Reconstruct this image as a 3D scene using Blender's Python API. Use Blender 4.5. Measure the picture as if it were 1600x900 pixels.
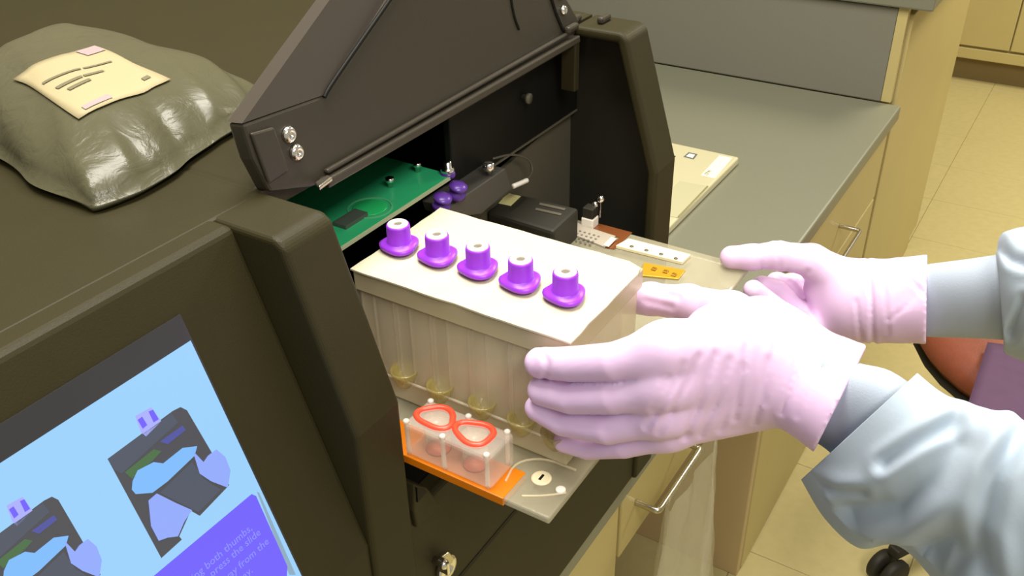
import bpy, bmesh, math, random
import numpy as np
from mathutils import Vector, Matrix
random.seed(7); rng = np.random.default_rng(7)
for o in list(bpy.data.objects): bpy.data.objects.remove(o)
S = bpy.context.scene
COL = S.collection

# ------------------------------------------------------------------ camera
# world: x along the bench (away from the camera), y into the bench, z up, floor z = 0, metres
F, YAW, PITCH, ROLL = 1472.33523, 0.572103, 0.560754, -0.022259
CAM = np.array([-1.310392, -0.339364, 1.491743])
_f = np.array([math.cos(YAW)*math.cos(PITCH), math.sin(YAW)*math.cos(PITCH), -math.sin(PITCH)])
_r = np.cross(_f, [0, 0, 1]); _r /= np.linalg.norm(_r); _u = np.cross(_r, _f)
_c, _s = math.cos(ROLL), math.sin(ROLL)
RT, UP, FW = _c*_r+_s*_u, -_s*_r+_c*_u, _f
cam_d = bpy.data.cameras.new('camera'); cam = bpy.data.objects.new('camera', cam_d); COL.objects.link(cam)
cam_d.sensor_fit = 'HORIZONTAL'; cam_d.sensor_width = 36; cam_d.lens = F*36/1600
cam_d.clip_start = .01; cam_d.clip_end = 60
cam.matrix_world = Matrix(((RT[0], UP[0], -FW[0], CAM[0]), (RT[1], UP[1], -FW[1], CAM[1]), (RT[2], UP[2], -FW[2], CAM[2]), (0, 0, 0, 1)))
S.camera = cam
# ------------------------------------------------------------------ light
W = bpy.data.worlds.new('room_light'); S.world = W; W.use_nodes = True
W.node_tree.nodes['Background'].inputs[0].default_value = (1.0, .93, .74, 1)
W.node_tree.nodes['Background'].inputs[1].default_value = .26
def area(name, loc, sx, sy, power, color, rot=(0, 0, 0)):
    d = bpy.data.lights.new(name, 'AREA'); d.shape = 'RECTANGLE'; d.size = sx; d.size_y = sy; d.energy = power; d.color = color
    o = bpy.data.objects.new(name, d); COL.objects.link(o); o.location = loc; o.rotation_euler = rot; return o
area('ceiling_lamp', (-.7, .12, 2.6), 1.2, .6, 36, (1, .95, .86))
area('ceiling_lamp', (2.1, -.9, 2.7), 1.2, .6, 54, (1, .90, .70))
area('ceiling_lamp', (-1.7, -1.3, 2.7), 1.2, .6, 32, (1, .96, .9))
S.view_settings.view_transform = 'Standard'; S.view_settings.look = 'None'
S.view_settings.gamma = 1; S.view_settings.use_curve_mapping = False
S.view_settings.exposure = 0.5

# ------------------------------------------------------------------ back-projection on to real planes
def ray(x, y): return FW + RT*(x-800)/F - UP*(y-450)/F
def Pz(x, y, z): d = ray(x, y); return CAM + d*(z-CAM[2])/d[2]
def Py(x, y, Y): d = ray(x, y); return CAM + d*(Y-CAM[1])/d[1]
def Px(x, y, X): d = ray(x, y); return CAM + d*(X-CAM[0])/d[0]
def Ppl(x, y, P0, n): d = ray(x, y); return CAM + d*(np.dot(np.array(P0)-CAM, n)/np.dot(d, n))

# ------------------------------------------------------------------ materials
MATS = {}
def mat(name, col, rough=.5, metal=0, spec=.5, noise=None, bump=None, emit=0, trans=0, sheen=0, alpha=1, coat=0, subs=0):
    if name in MATS: return MATS[name]
    m = bpy.data.materials.new(name); m.use_nodes = True; N = m.node_tree.nodes; L = m.node_tree.links
    b = N['Principled BSDF']; b.inputs['Base Color'].default_value = (*col, 1); b.inputs['Roughness'].default_value = rough
    b.inputs['Metallic'].default_value = metal; b.inputs['Specular IOR Level'].default_value = spec
    b.inputs['Transmission Weight'].default_value = trans; b.inputs['Coat Weight'].default_value = coat
    b.inputs['Sheen Weight'].default_value = sheen
    if subs: b.inputs['Subsurface Weight'].default_value = subs; b.inputs['Subsurface Radius'].default_value = (.01, .005, .006); b.inputs['Subsurface Scale'].default_value = .6
    if emit: b.inputs['Emission Color'].default_value = (*col, 1); b.inputs['Emission Strength'].default_value = emit
    tc = N.new('ShaderNodeTexCoord')
    if noise:
        sc, amt = noise[:2]; t = N.new('ShaderNodeTexNoise'); t.inputs['Scale'].default_value = sc; t.inputs['Detail'].default_value = 5
        r = N.new('ShaderNodeMapRange'); r.inputs['To Min'].default_value = 1-amt; r.inputs['To Max'].default_value = 1+amt
        mx = N.new('ShaderNodeMix'); mx.data_type = 'RGBA'; mx.blend_type = 'MULTIPLY'; mx.inputs[0].default_value = 1
        mx.inputs[6].default_value = (*col, 1)
        L.new(tc.outputs['Object'], t.inputs['Vector']); L.new(t.outputs[0], r.inputs[0]); L.new(r.outputs[0], mx.inputs[7]); L.new(mx.outputs[2], b.inputs['Base Color'])
    if bump:
        sc, st = bump[:2]; t = N.new('ShaderNodeTexNoise'); t.inputs['Scale'].default_value = sc; t.inputs['Detail'].default_value = 4
        if len(bump) > 2: t.inputs['Distortion'].default_value = bump[2]
        bp = N.new('ShaderNodeBump'); bp.inputs['Strength'].default_value = st; bp.inputs['Distance'].default_value = .002
        L.new(tc.outputs['Object'], t.inputs['Vector']); L.new(t.outputs[0], bp.inputs['Height']); L.new(bp.outputs[0], b.inputs['Normal'])
    if alpha < 1:
        tr = N.new('ShaderNodeBsdfTransparent'); ms = N.new('ShaderNodeMixShader'); ms.inputs[0].default_value = alpha
        tr.inputs[0].default_value = (.97, .96, .93, 1)
        L.new(tr.outputs[0], ms.inputs[1]); L.new(b.outputs[0], ms.inputs[2]); L.new(ms.outputs[0], N['Material Output'].inputs[0])
    MATS[name] = m; return m
M_BLK = mat('black_textured_plastic', (.027, .0225, .0075), .55, spec=.22, noise=(30, .08), bump=(900, .08))
M_BLK2 = mat('black_matt_plastic', (.02, .018, .012), .6, spec=.3, noise=(40, .15))
M_CAV = mat('black_inner_metal', (.005, .0045, .003), .55, spec=.2)
M_GRYP = mat('grey_inner_panel', (.085, .075, .05), .55, noise=(30, .06))
M_LIDG = mat('lid_charcoal_plastic', (.038, .032, .022), .4, spec=.4, bump=(900, .1))
M_CTR = mat('grey_laminate', (.19, .19, .135), .38, spec=.4, noise=(220, .06))
M_CTR2 = mat('grey_laminate_upright', (.19, .185, .145), .45, spec=.35, noise=(220, .05))
M_CRM = mat('cream_laminate', (.50, .415, .175), .45, spec=.35, noise=(8, .05))
M_CRM2 = mat('cream_laminate_side', (.50, .38, .2), .5, spec=.3, noise=(6, .08))
M_TOE = mat('brown_vinyl_toe_kick', (.22, .16, .06), .6, noise=(10, .1))
M_CHR = mat('brushed_steel', (.62, .58, .48), .25, metal=1)
M_CHR2 = mat('bright_steel', (.9, .88, .82), .15, metal=1)
M_GLV = mat('lilac_nitrile', (.77, .55, .79), .42, spec=.35, noise=(60, .03), subs=.25)
M_SLV = mat('pale_blue_gown_fabric', (.42, .50, .585), .85, spec=.08, sheen=.1, bump=(420, .04))
M_KNT = mat('pale_blue_knit', (.42, .48, .57), .9, spec=.06, bump=(900, .08))
M_FOIL = mat('white_film', (.57, .52, .375), .5, spec=.2, bump=(45, .25))
M_CLR = mat('cloudy_clear_plastic', (.80, .71, .48), .2, spec=.6, alpha=.5)
M_CLR2 = mat('clear_tube_plastic', (.72, .67, .52), .12, spec=.7, alpha=.38)
M_PLT = mat('clear_card_plastic', (.50, .46, .32), .12, spec=.7, alpha=.42, noise=(60, .1))
M_OLV = mat('amber_liquid', (.22, .18, .05), .2, spec=.6)
M_PUR = mat('purple_plastic', (.28, .035, .62), .35, spec=.45)
M_WHT = mat('white_plastic', (.85, .80, .70), .4)
M_PIN = mat('grey_recess', (.16, .14, .11), .5)
M_RED = mat('red_gasket', (.85, .07, .03), .35)
M_AMB = mat('amber_film', (.62, .17, .004), .25, spec=.6)
M_BRN = mat('brown_film', (.16, .05, .015), .25, spec=.6)
M_GLD = mat('gold_contacts', (.55, .31, .02), .3, metal=.3)
M_PCB = mat('green_board', (.03, .42, .17), .35, noise=(25, .08))
M_PCB2 = mat('green_board_light', (.02, .46, .13), .3)
M_PCBE = mat('board_edge', (.45, .5, .3), .5)
M_STK = mat('yellow_sticker', (.6, .55, .25), .5)
M_LAB = mat('cream_paper', (.33, .28, .155), .7)
M_INK = mat('grey_print', (.13, .115, .06), .7)
M_INKP = mat('lilac_print', (.30, .23, .23), .7)
M_POU = mat('silver_grey_film', (.075, .071, .040), .30, spec=.38, coat=0, noise=(14, .2), bump=(45, .8, 1.2))
M_LAP = mat('silver_laptop', (.60, .56, .36), .35, metal=.15)
M_LAP2 = mat('touchpad_grey', (.47, .45, .28), .4)
M_LBL = mat('white_label', (.9, .88, .62), .6)
M_ORG = mat('orange_vinyl', (.22, .055, .027), .5, noise=(40, .12), bump=(300, .2))
M_VIO = mat('plum_fabric', (.10, .047, .105), .8, noise=(40, .15))
M_TIL = mat('tan_vinyl_tile', (.50, .43, .20), .5, spec=.25, noise=(45, .10))
M_GRT = mat('tile_joint', (.36, .29, .135), .8)
M_BAG = mat('clear_polythene', (.8, .78, .6), .12, spec=.9, alpha=.3, bump=(30, .8, 1))
def emis(name, c, k):
    m = bpy.data.materials.new(name); m.use_nodes = True; N = m.node_tree.nodes; L = m.node_tree.links
    b = N['Principled BSDF']; b.inputs['Base Color'].default_value = (.01, .01, .012, 1); b.inputs['Roughness'].default_value = .25
    b.inputs['Emission Color'].default_value = (*c, 1); b.inputs['Emission Strength'].default_value = k; return m
EK = .68
E_BG = emis('screen_sky_blue', (.34, .66, 1.0), EK); E_DK = emis('screen_slate', (.08, .095, .13), EK)
E_BR = emis('screen_brown', (.075, .075, .085), EK); E_GRN = emis('screen_green', (.07, .16, .06), EK)
E_NVY = emis('screen_navy', (.08, .09, .36), EK); E_CYN = emis('screen_cyan', (.22, .52, 1.0), EK)
E_LIL = emis('screen_lilac', (.30, .42, 1.0), EK); E_VIO = emis('screen_violet', (.17, .12, 1.0), EK)
E_TXT = emis('screen_text', (.27, .29, 1.0), EK); E_TAG = emis('screen_tag', (.42, .45, 1.0), EK)
E_WRM = emis('screen_pale_edge', (.27, .42, .55), EK)

# ------------------------------------------------------------------ mesh helpers (world coordinates in, local out)
ORG = {}
def tag(o, label=None, cat=None, group=None, kind=None):
    if label: o['label'] = label
    if cat: o['category'] = cat
    if group: o['group'] = group
    if kind: o['kind'] = kind
    return o
def link(name, data, origin, parent=None):
    o = bpy.data.objects.new(name, data); COL.objects.link(o)
    origin = np.array(origin, float); ORG[o] = origin
    if parent is not None: o.parent = parent; o.location = origin-ORG[parent]
    else: o.location = origin
    return o
def thing(name, loc, label, cat, group=None):
    return tag(link(name, None, loc), label, cat, group)
def mk(name, verts, faces, m, parent=None, smooth=False, origin=None, bevel=0, seg=2, auto=None):
    V = np.array(verts, float)
    if origin is None: origin = ORG[parent] if parent is not None else np.array([*(V[:, :2].min(0)+V[:, :2].max(0))/2, V[:, 2].min()])
    me = bpy.data.meshes.new(name); bm = bmesh.new()
    vs = [bm.verts.new(v) for v in V-np.array(origin)]
    for f in faces:
        try: bm.faces.new([vs[i] for i in f])
        except ValueError: pass
    bmesh.ops.recalc_face_normals(bm, faces=bm.faces)
    if bevel:
        es = [e for e in bm.edges if len(e.link_faces) == 2 and e.calc_face_angle(0) > .35]
        bmesh.ops.bevel(bm, geom=es, offset=bevel, segments=seg, affect='EDGES', profile=.5, clamp_overlap=True)
    for f in bm.faces: f.smooth = smooth
    bm.to_mesh(me); bm.free()
    me.materials.append(m)
    return link(name, me, origin, parent)
def box(name, lo, hi, m, parent=None, bevel=0, seg=2, origin=None):
    a, b = np.minimum(lo, hi), np.maximum(lo, hi)
    V = [(x, y, z) for x in (a[0], b[0]) for y in (a[1], b[1]) for z in (a[2], b[2])]
    return mk(name, V, [(0, 1, 3, 2), (4, 6, 7, 5), (0, 4, 5, 1), (2, 3, 7, 6), (0, 2, 6, 4), (1, 5, 7, 3)], m, parent, bevel=bevel, seg=seg, origin=origin)
def prism(name, pts, ext, m, parent=None, bevel=0, seg=2, smooth=False):
    pts = [np.array(q, float) for q in pts]; n = len(pts); ext = np.array(ext, float)
    V = pts+[q+ext for q in pts]
    return mk(name, V, [tuple(range(n)), tuple(range(2*n-1, n-1, -1))]+[(i, (i+1) % n, n+(i+1) % n, n+i) for i in range(n)], m, parent, bevel=bevel, seg=seg, smooth=smooth)
def frame_of(d):
    d = np.array(d, float); d /= np.linalg.norm(d); a = np.array([0, 0, 1.]) if abs(d[2]) < .9 else np.array([1., 0, 0])
    u = np.cross(a, d); u /= np.linalg.norm(u); return u, np.cross(d, u), d
def lathe_geo(p0, d, prof, seg=20):
    u, v, d = frame_of(d); V = []; Fc = []
    for (r, h) in prof:
        for k in range(seg):
            a = 2*math.pi*k/seg; V.append(np.array(p0)+d*h+(u*math.cos(a)+v*math.sin(a))*max(r, 1e-5))
    for i in range(len(prof)-1):
        for k in range(seg): Fc.append((i*seg+k, i*seg+(k+1) % seg, (i+1)*seg+(k+1) % seg, (i+1)*seg+k))
    Fc.append(tuple(range(seg-1, -1, -1))); Fc.append(tuple((len(prof)-1)*seg+k for k in range(seg)))
    return V, Fc
def lathe(name, p0, d, prof, m, parent=None, seg=20, smooth=True):
    V, Fc = lathe_geo(p0, d, prof, seg); return mk(name, V, Fc, m, parent, smooth=smooth)
def cyl(name, p0, p1, r, m, parent=None, seg=16, r1=None):
    p0 = np.array(p0, float); d = np.array(p1, float)-p0; h = np.linalg.norm(d); b = min(r*.2, h*.2); r1 = r if r1 is None else r1
    return lathe(name, p0, d, [(r-b, 0), (r, b), (r1, h-b), (r1-b, h)], m, parent, seg)
def tube(name, pts, r, m, parent=None, seg=8):
    P = [np.array(q, float) for q in pts]
    for _ in range(2):   # round the corners
        Q = [P[0]]
        for a, b in zip(P[:-1], P[1:]): Q += [a*.75+b*.25, a*.25+b*.75]
        P = Q+[P[-1]]
    V = []; Fc = []; n = len(P); u = None
    for i in range(n):
        d = P[min(i+1, n-1)]-P[max(i-1, 0)]; d /= np.linalg.norm(d)
        if u is None: u = frame_of(d)[0]
        u = u-d*np.dot(u, d); u /= np.linalg.norm(u); v = np.cross(d, u)
        for k in range(seg): a = 2*math.pi*k/seg; V.append(P[i]+(u*math.cos(a)+v*math.sin(a))*r)
    for i in range(n-1):
        for k in range(seg): Fc.append((i*seg+k, i*seg+(k+1) % seg, (i+1)*seg+(k+1) % seg, (i+1)*seg+k))
    Fc += [tuple(range(seg-1, -1, -1)), tuple((n-1)*seg+k for k in range(seg))]
    return mk(name, V, Fc, m, parent, smooth=True)
def again(src, loc, parent=None, name=None):          # another object on the same mesh
    o = link(name or src.name.split('.')[0], src.data, loc, parent)
    for k in src.keys():
        if k in ('label', 'category', 'group', 'kind'): o[k] = src[k]
    return o
def grid_mesh(name, G, m, parent=None, thick=0, smooth=True):
    G = np.array(G); a, b = G.shape[:2]; V = G.reshape(-1, 3)
    Fc = [(i*b+j, i*b+j+1, (i+1)*b+j+1, (i+1)*b+j) for i in range(a-1) for j in range(b-1)]
    o = mk(name, V, Fc, m, parent, smooth=smooth)
    if thick: s = o.modifiers.new('thickness', 'SOLIDIFY'); s.thickness = thick
    return o
def loft(name, rings, m, parent=None, cap=(True, True), thick=0):
    R = np.array(rings); a, b = R.shape[:2]; V = R.reshape(-1, 3)
    Fc = [(i*b+j, i*b+(j+1) % b, (i+1)*b+(j+1) % b, (i+1)*b+j) for i in range(a-1) for j in range(b)]
    if cap[0]: Fc.append(tuple(range(b-1, -1, -1)))
    if cap[1]: Fc.append(tuple((a-1)*b+k for k in range(b)))
    o = mk(name, V, Fc, m, parent, smooth=True)
    if thick: s = o.modifiers.new('thickness', 'SOLIDIFY'); s.thickness = thick; s.offset = -1
    return o

# ================================================================== SETTING
HC = .76            # worktop height
fl = tag(box('floor', (-2.2, -2.4, -.06), (3.9, 1.2, -.003), M_GRT), kind='structure')
TS = .305; t0 = None
for i in range(17):
    for j in range(6):
        x, y = -1.45+i*TS, -1.52+j*TS
        if t0 is None:
            t0 = box('tile', (x+.0006, y+.0006, -.003), (x+TS-.0006, y+TS-.0006, 0), M_TIL, fl, bevel=.0006, seg=1, origin=(x, y, -.003))
        else: again(t0, (x, y, -.003), fl, 'tile')

tag(box('wall_back', (-2.2, 1.06, 0), (3.9, 1.16, 2.9), mat('darkened_wall_paint', (.20, .175, .115), .9)), kind='structure')  # unseen wall, colour darkened to weaken its reflection on the instrument top
# ================================================================== BENCH
def handle(name, x0, x1, z, yf, out, parent):
    return tube(name, [(x0, yf, z), (x0, yf-out*.6, z), (x0, yf-out*.9, z), (x0+.003, yf-out, z), (x0+.02, yf-out, z), (x1-.02, yf-out, z), (x1-.003, yf-out, z), (x1, yf-out*.9, z), (x1, yf-out*.6, z), (x1, yf, z)], .0042, M_CHR, parent, 10)
wt = tag(box('worktop', (-2.0, -.027, HC-.032), (.676, 1.05, HC), M_CTR, bevel=.004), 'long grey laminate worktop carrying the black instrument and laptop', 'worktop')
# raised bench beyond
sp = tag(box('splash_panel', (.676, .016, HC), (.696, 1.05, .955), M_CTR2, bevel=.003), 'upright grey laminate panel at the far end of the low worktop', 'splash panel')
rw = tag(box('worktop', (.664, -.05, .958), (1.54, 1.05, .992), M_CTR, bevel=.004), 'raised grey worktop whose corner shows at the top edge', 'worktop')
tc = thing('base_cabinet', (1.1, .3, 0), 'tall cream cabinet with plain front under the raised worktop', 'cabinet')
box('body', (.698, 0, .0), (1.51, .6, .957), M_CRM, tc)
box('side_panel', (.677, -.004, HC+.002), (.697, .0155, .957), M_CRM, tc)
box('front_panel', (.70, -.012, .09), (1.508, 0, .94), M_CRM, tc, bevel=.002)
cb = thing('base_cabinet', (.33, .3, 0), 'cream base cabinet with bar handle under the far worktop end', 'cabinet')
box('body', (.0, .004, .07), (.674, .58, HC-.034), M_CRM2, cb)
box('toe_kick', (.004, .03, 0), (.674, .1, .07), M_TOE, cb)
box('side_panel', (-.001, -.012, 0), (.018, .58, HC-.034), M_CRM2, cb, bevel=.002)
dr = box('drawer', (.02, -.014, .555), (.66, .004, HC-.04), M_CRM, cb, bevel=.002)
handle('handle', .20, .345, .63, -.014, .04, dr)
box('door', (.02, -.014, .004), (.66, .004, .55), M_CRM, cb, bevel=.002)
pd_ = thing('desk_drawer', (-.29, .3, .6), 'shallow cream drawer over the knee space, with steel bar handle', 'drawer')
box('body', (-.575, .005, .60), (-.002, .5, HC-.034), M_CRM2, pd_)
f_ = box('drawer_front', (-.575, -.012, .60), (-.004, .005, HC-.036), M_CRM, pd_, bevel=.002)
handle('handle', -.535, -.405, .66, -.012, .030, f_)
cn = thing('base_cabinet', (-1.1, .3, 0), 'cream base cabinet standing below the black instrument', 'cabinet')
box('body', (-1.9, .004, .07), (-.58, .58, HC-.034), M_CRM2, cn)
box('toe_kick', (-1.9, .05, 0), (-.585, .1, .07), M_TOE, cn)
for k in range(3):
    x0 = -1.9+k*.44; d_ = box('door', (x0+.003, -.012, .075), (x0+.437, .004, .545), M_CRM, cn, bevel=.002)
    g_ = box('drawer', (x0+.003, -.012, .55), (x0+.437, .004, HC-.036), M_CRM, cn, bevel=.002)
    handle('handle', x0+.15, x0+.29, .65, -.012, .042, g_)
# opposite run of cabinets across the floor
oc = thing('base_cabinet', (3.4, 0, 0), 'distant cream cabinet with dark toe kick across the floor', 'cabinet')
box('body', (3.17, -1.4, .11), (3.75, .9, .9), M_CRM, oc)
box('toe_kick', (3.215, -1.4, 0), (3.7, .9, .11), M_TOE, oc)
box('bottom_rail', (3.155, -1.4, .108), (3.17, .9, .155), M_CRM, oc, bevel=.003)
for k in range(5): box('door', (3.152, -1.39+k*.457, .165), (3.17, -1.39+k*.457+.452, .72), M_CRM, oc, bevel=.003)
for k in range(5): box('drawer', (3.152, -1.39+k*.457, .725), (3.17, -1.39+k*.457+.452, .89), M_CRM, oc, bevel=.003)
tag(box('worktop', (3.13, -1.42, .9), (3.78, .92, .935), M_CTR, bevel=.004), 'far grey worktop on the opposite cream cabinets', 'worktop')

# ================================================================== INSTRUMENT
X0, XS, XA, XB, XR = -1.50, -1.01, -.97, -.60, -.558    # outer left, arm outer, arm inner, far arm inner, outer right
ZT, ZB, ZF = 1.25, HC, 1.03
im = thing('instrument', (-1.0, .3, HC), 'large black benchtop instrument with raised lid, open bay and touchscreen', 'instrument')
box('rear_housing', (X0, .26, ZB), (XR, .66, ZT-.001), M_BLK, im)
box('top_cover', (X0+.004, .048, ZT-.02), (XA-.002, .658, ZT+.0003), M_BLK, im, bevel=.003)
box('top_cover', (XA-.001, .056, ZT-.012), (XR+.0, .658, ZT+.0004), M_BLK, im, bevel=.003)
box('lower_housing', (X0, -.028, ZB+.002), (XR, .262, ZF-.002), M_BLK, im)
fas = prism('front_fascia', [(XA, -.033, ZB+.002), (XR, -.033, ZB+.002), (XR, -.033, ZF-.004), (XA, -.033, ZF-.004)], (0, .012, 0), M_BLK, im, bevel=.003)
box('seam', (-.93, -.0335, .917), (-.56, -.0325, .9215), M_CAV, fas)
# housing behind the touchscreen
pr = [(.262, ZT), (.035, ZT), (-.035, 1.041), (-.035, ZB+.002), (.262, ZB+.002)]
prism('screen_housing', [(X0, a, b) for a, b in pr], (XS-X0+.001, 0, 0), M_BLK, im, bevel=.004, seg=3)
prof = [(.262, ZT), (.004, ZT), (-.002, ZT-.004), (-.0375, 1.130), (-.0375, ZB+.002), (.262, ZB+.002)]
prism('side_arm', [(XS, a, b) for a, b in prof], (XA-XS, 0, 0), M_BLK, im, bevel=.0055, seg=4)
prof2 = [(.05, ZT), (.004, ZT), (-.002, ZT-.004), (-.0375, 1.130), (-.0375, ZB+.002), (-.028, ZB+.002), (-.028, 1.127), (.007, 1.241), (.05, 1.241)]
a2 = prism('side_arm', [(XB, a, b) for a, b in prof2], (XR-XB, 0, 0), M_BLK, im, bevel=.005, seg=4)
prism('side_wall', [(XR-.010, a, b) for a, b in ((-.02, ZB+.004), (-.02, 1.12), (.012, 1.238), (.262, 1.238), (.262, ZB+.004))], (.009, 0, 0), M_BLK2, im)
box('top_panel', (XA-.002, .052, ZT-.014), (XR-.002, .262, ZT-.0005), M_BLK, im)
box('bay_back', (XA, .235, ZF), (XR-.009, .26, ZT-.012), M_CAV, im)
box('bay_floor', (XA, -.02, ZF-.004), (XR-.009, .24, ZF), M_CAV, im)
# small latch pocket at the bay's near lower corner
foot = prism('latch_pocket', [Py(648, 757, -.037), Py(668, 762, -.037), Py(690, 790, -.037), Py(652, 826, -.037), Py(647, 800, -.037)], (0, .02, 0), M_BLK, im, bevel=.0015)
prism('pocket_hole', [Py(652, 762, -.0385), Py(668, 768, -.0385), Py(653, 785, -.0385)], (0, .003, 0), M_CAV, foot)
# key lock on the fascia
lk = lathe('lock', Py(693, 884, -.033), (0, -1, 0), [(.0105, 0), (.0105, .004), (.009, .0055), (.0045, .0055), (.004, .003)], M_CHR2, im, 20)
box('key_blade', Py(691, 884, -.04)+np.array([-.0015, -.006, -.006]), Py(691, 884, -.04)+np.array([.0015, .003, .006]), M_CHR2, lk, bevel=.0007)
prism('lock_tab', [Py(686, 868, -.039), Py(697, 860, -.039), Py(706, 870, -.039), Py(699, 880, -.039)], (0, -.003, 0), M_CHR, lk, bevel=.0008)
kb = lathe('lock_pin', Py(678, 874, -.033), (0, -1, 0), [(.003, 0), (.003, .007), (.004, .008), (.004, .010), (.0025, .012)], M_CHR2, lk, 14)
# ---- touchscreen
SN = np.array([0, .204+.005, -.070]); SN = SN/np.linalg.norm(SN)     # plane normal (pointing in)
S0 = np.array([XS, .035, ZT]); OUT = -SN
def Ps(x, y, h=.0): return Ppl(x, y, S0+OUT*h, SN)
SX = np.array([1., 0, 0]); SU = np.cross(SX, OUT); SU = SU/np.linalg.norm(SU)
if SU[2] < 0: SU = -SU
def spt(x, s, h): return np.array([x, S0[1], S0[2]])-SU*s+OUT*h      # s = distance down the panel
XG = -1.0612
ts = prism('touchscreen', [spt(XG, .027, .0006), spt(-1.37, .027, .0006), spt(-1.37, .214, .0006), spt(XG, .214, .0006)], OUT*.0008, mat('screen_glass_border', (.03, .03, .034), .22), im)
dsp = prism('display', [spt(XG-.0012, .042, .0015), spt(-1.36, .042, .0015), spt(-1.36, .213, .0015), spt(XG-.0012, .213, .0015)], OUT*.0002, E_BG, ts)
def spoly(name, px, m, h): return prism(name, [Ps(a, b, h) for a, b in px], OUT*.0001, m, ts)
def picture(dx, dy, k):
    q = lambda L: [(a+dx, b+dy) for a, b in L]
    spoly('picture', q([(168, 717), (270, 642), (282, 636), (292, 641), (350, 740), (358, 758), (312, 806), (298, 798), (280, 838), (284, 843), (252, 872)]), E_BR, .0019)
    spoly('picture_band', q([(168, 717), (268, 646), (278, 660), (190, 740), (180, 735)]), E_DK, .0021)
    spoly('picture_detail', q([(250, 690), (285, 665), (290, 672), (262, 694)]), E_NVY, .0021)
    spoly('picture_detail', q([(195, 738), (240, 702), (252, 705), (240, 718), (206, 748)]), E_GRN, .0022)
    spoly('picture_tray', q([(250, 770), (300, 722), (318, 748), (345, 765), (310, 800), (290, 790)]), E_DK, .0021)
    spoly('picture_card', q([(207, 752), (215, 735), (240, 722), (255, 724), (285, 700), (308, 697), (304, 712), (262, 752), (238, 770), (212, 772), (206, 765)]), E_CYN, .0023)
    spoly('picture_hand', q([(301, 704), (318, 722), (325, 712), (338, 702), (352, 714), (360, 735), (356, 762), (330, 752), (312, 740)]), E_LIL, .0024)
    spoly('picture_hand', q([(232, 782), (245, 771), (275, 786), (300, 797), (288, 815), (278, 838), (262, 840), (248, 845), (236, 822)]), E_LIL, .0024)
    spoly('picture_tag', q([(211, 650), (236, 636), (252, 658), (228, 682), (220, 675)]), E_TAG, .0021)
    spoly('picture_mark', q([(215, 656), (222, 651), (230, 664), (223, 670)]), E_VIO, .0023)
    spoly('picture_mark', q([(232, 643), (239, 640), (248, 655), (240, 660)]), E_VIO, .0023)
picture(0, 0, 0)
picture(-201, 140, 1)
spoly('banner', [(393, 772), (400, 775), (449, 885), (448, 900), (370, 965), (195, 940), (240, 900)], E_VIO, .0019)
spoly('banner_edge', [(401, 768), (405, 770), (462, 898), (452, 898)], E_WRM, .0018)
def text(name, body, size, origin, ex, ey, m, parent, depth=.00005, align='LEFT'):
    c = bpy.data.curves.new(name, 'FONT'); c.body = body; c.size = size; c.align_x = align; c.extrude = depth; c.resolution_u = 2
    o = bpy.data.objects.new('tmp', c); COL.objects.link(o); bpy.context.view_layer.update()
    me = bpy.data.meshes.new_from_object(o.evaluated_get(bpy.context.evaluated_depsgraph_get())); bpy.data.objects.remove(o)
    ez = np.cross(ex, ey)
    for v in me.vertices: v.co = Vector(np.array(ex)*v.co[0]+np.array(ey)*v.co[1]+np.array(ez)*v.co[2]+np.array(origin)-ORG[parent])
    me.materials.clear(); me.materials.append(m); return link(name, me, ORG[parent], parent)
for line, (a, b) in zip(('Using both thumbs,', 'press the slide', 'away from the', 'tray.'), ((395, 827), (408, 834), (421, 848), (396, 893))):
    text('caption_line', line, .0062, Ps(a, b, .0022), SX, SU, E_TXT, ts, align='RIGHT')
# ---- raised lid
LN = np.array([0, -1, .12]); LN /= np.linalg.norm(LN); L0 = np.array([-.8, .046, ZT+.004])
def Pl(x, y, h=0): return Ppl(x, y, L0+LN*h, LN)
lid = prism('lid', [Pl(422, 300), Pl(490, 292), Pl(540, 265), Pl(896, 60), Pl(906, 32), Pl(884, -6), Pl(850, -70), Pl(700, -140), Pl(610, 0), Pl(510, 147), Pl(378, 194), Pl(396, 250)], -LN*.012, M_LIDG, im, bevel=.002)
wb = np.array([0, .010, 0])
A, B, C_, D = Pl(378, 193), Pl(510, 147), Pl(700, -140), Ppl(600, -120, L0+wb, LN)
wn = np.cross(B-A, D-A); wn /= np.linalg.norm(wn)
C_ = Ppl(700, -140, A, wn); E_ = Ppl(446, 97, A, wn)
mk('lid_wing', [A, B, C_, D, E_, A-LN*.012, B-LN*.012, C_-LN*.012, D-LN*.01, E_-LN*.012], [(0, 1, 4), (1, 2, 3, 4), (5, 9, 6), (6, 9, 8, 7), (0, 4, 9, 5), (4, 3, 8, 9), (3, 2, 7, 8), (1, 0, 5, 6), (2, 1, 6, 7)], mat('lid_wing_lit_plastic', (.056, .047, .038), .38, spec=.4), lid)  # lid plastic in a lighter colour, painting the light on the angled wing
tube('lid_groove', [Pl(507, 152, .001), Pl(512, 140, .001), Pl(560, 70, .001), Pl(612, -4, .001), Pl(660, -80, .001)], .0014, M_CAV, lid, 6)
tube('lid_groove', [Pl(798, -6, .0005), Pl(803, 25, .0005), Pl(811, 46, .0005)], .0011, M_CAV, lid, 6)
tube('lid_groove', [Pl(858, -14, .0005), Pl(868, 20, .0005), Pl(880, 48, .0005)], .0016, M_CAV, lid, 6)
LB, LBr = Pl(478, 288), Pl(892, 66)
def bar(name, a, b, r, m, parent):
    d = b-a; L = np.linalg.norm(d); d /= L; v = np.cross(d, LN)
    return prism(name, [a+LN*r[0]+v*r[2], a+LN*r[1]+v*r[2], a+LN*r[1]+v*r[3], a+LN*r[0]+v*r[3]], d*L, m, parent, bevel=.0012)
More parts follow.
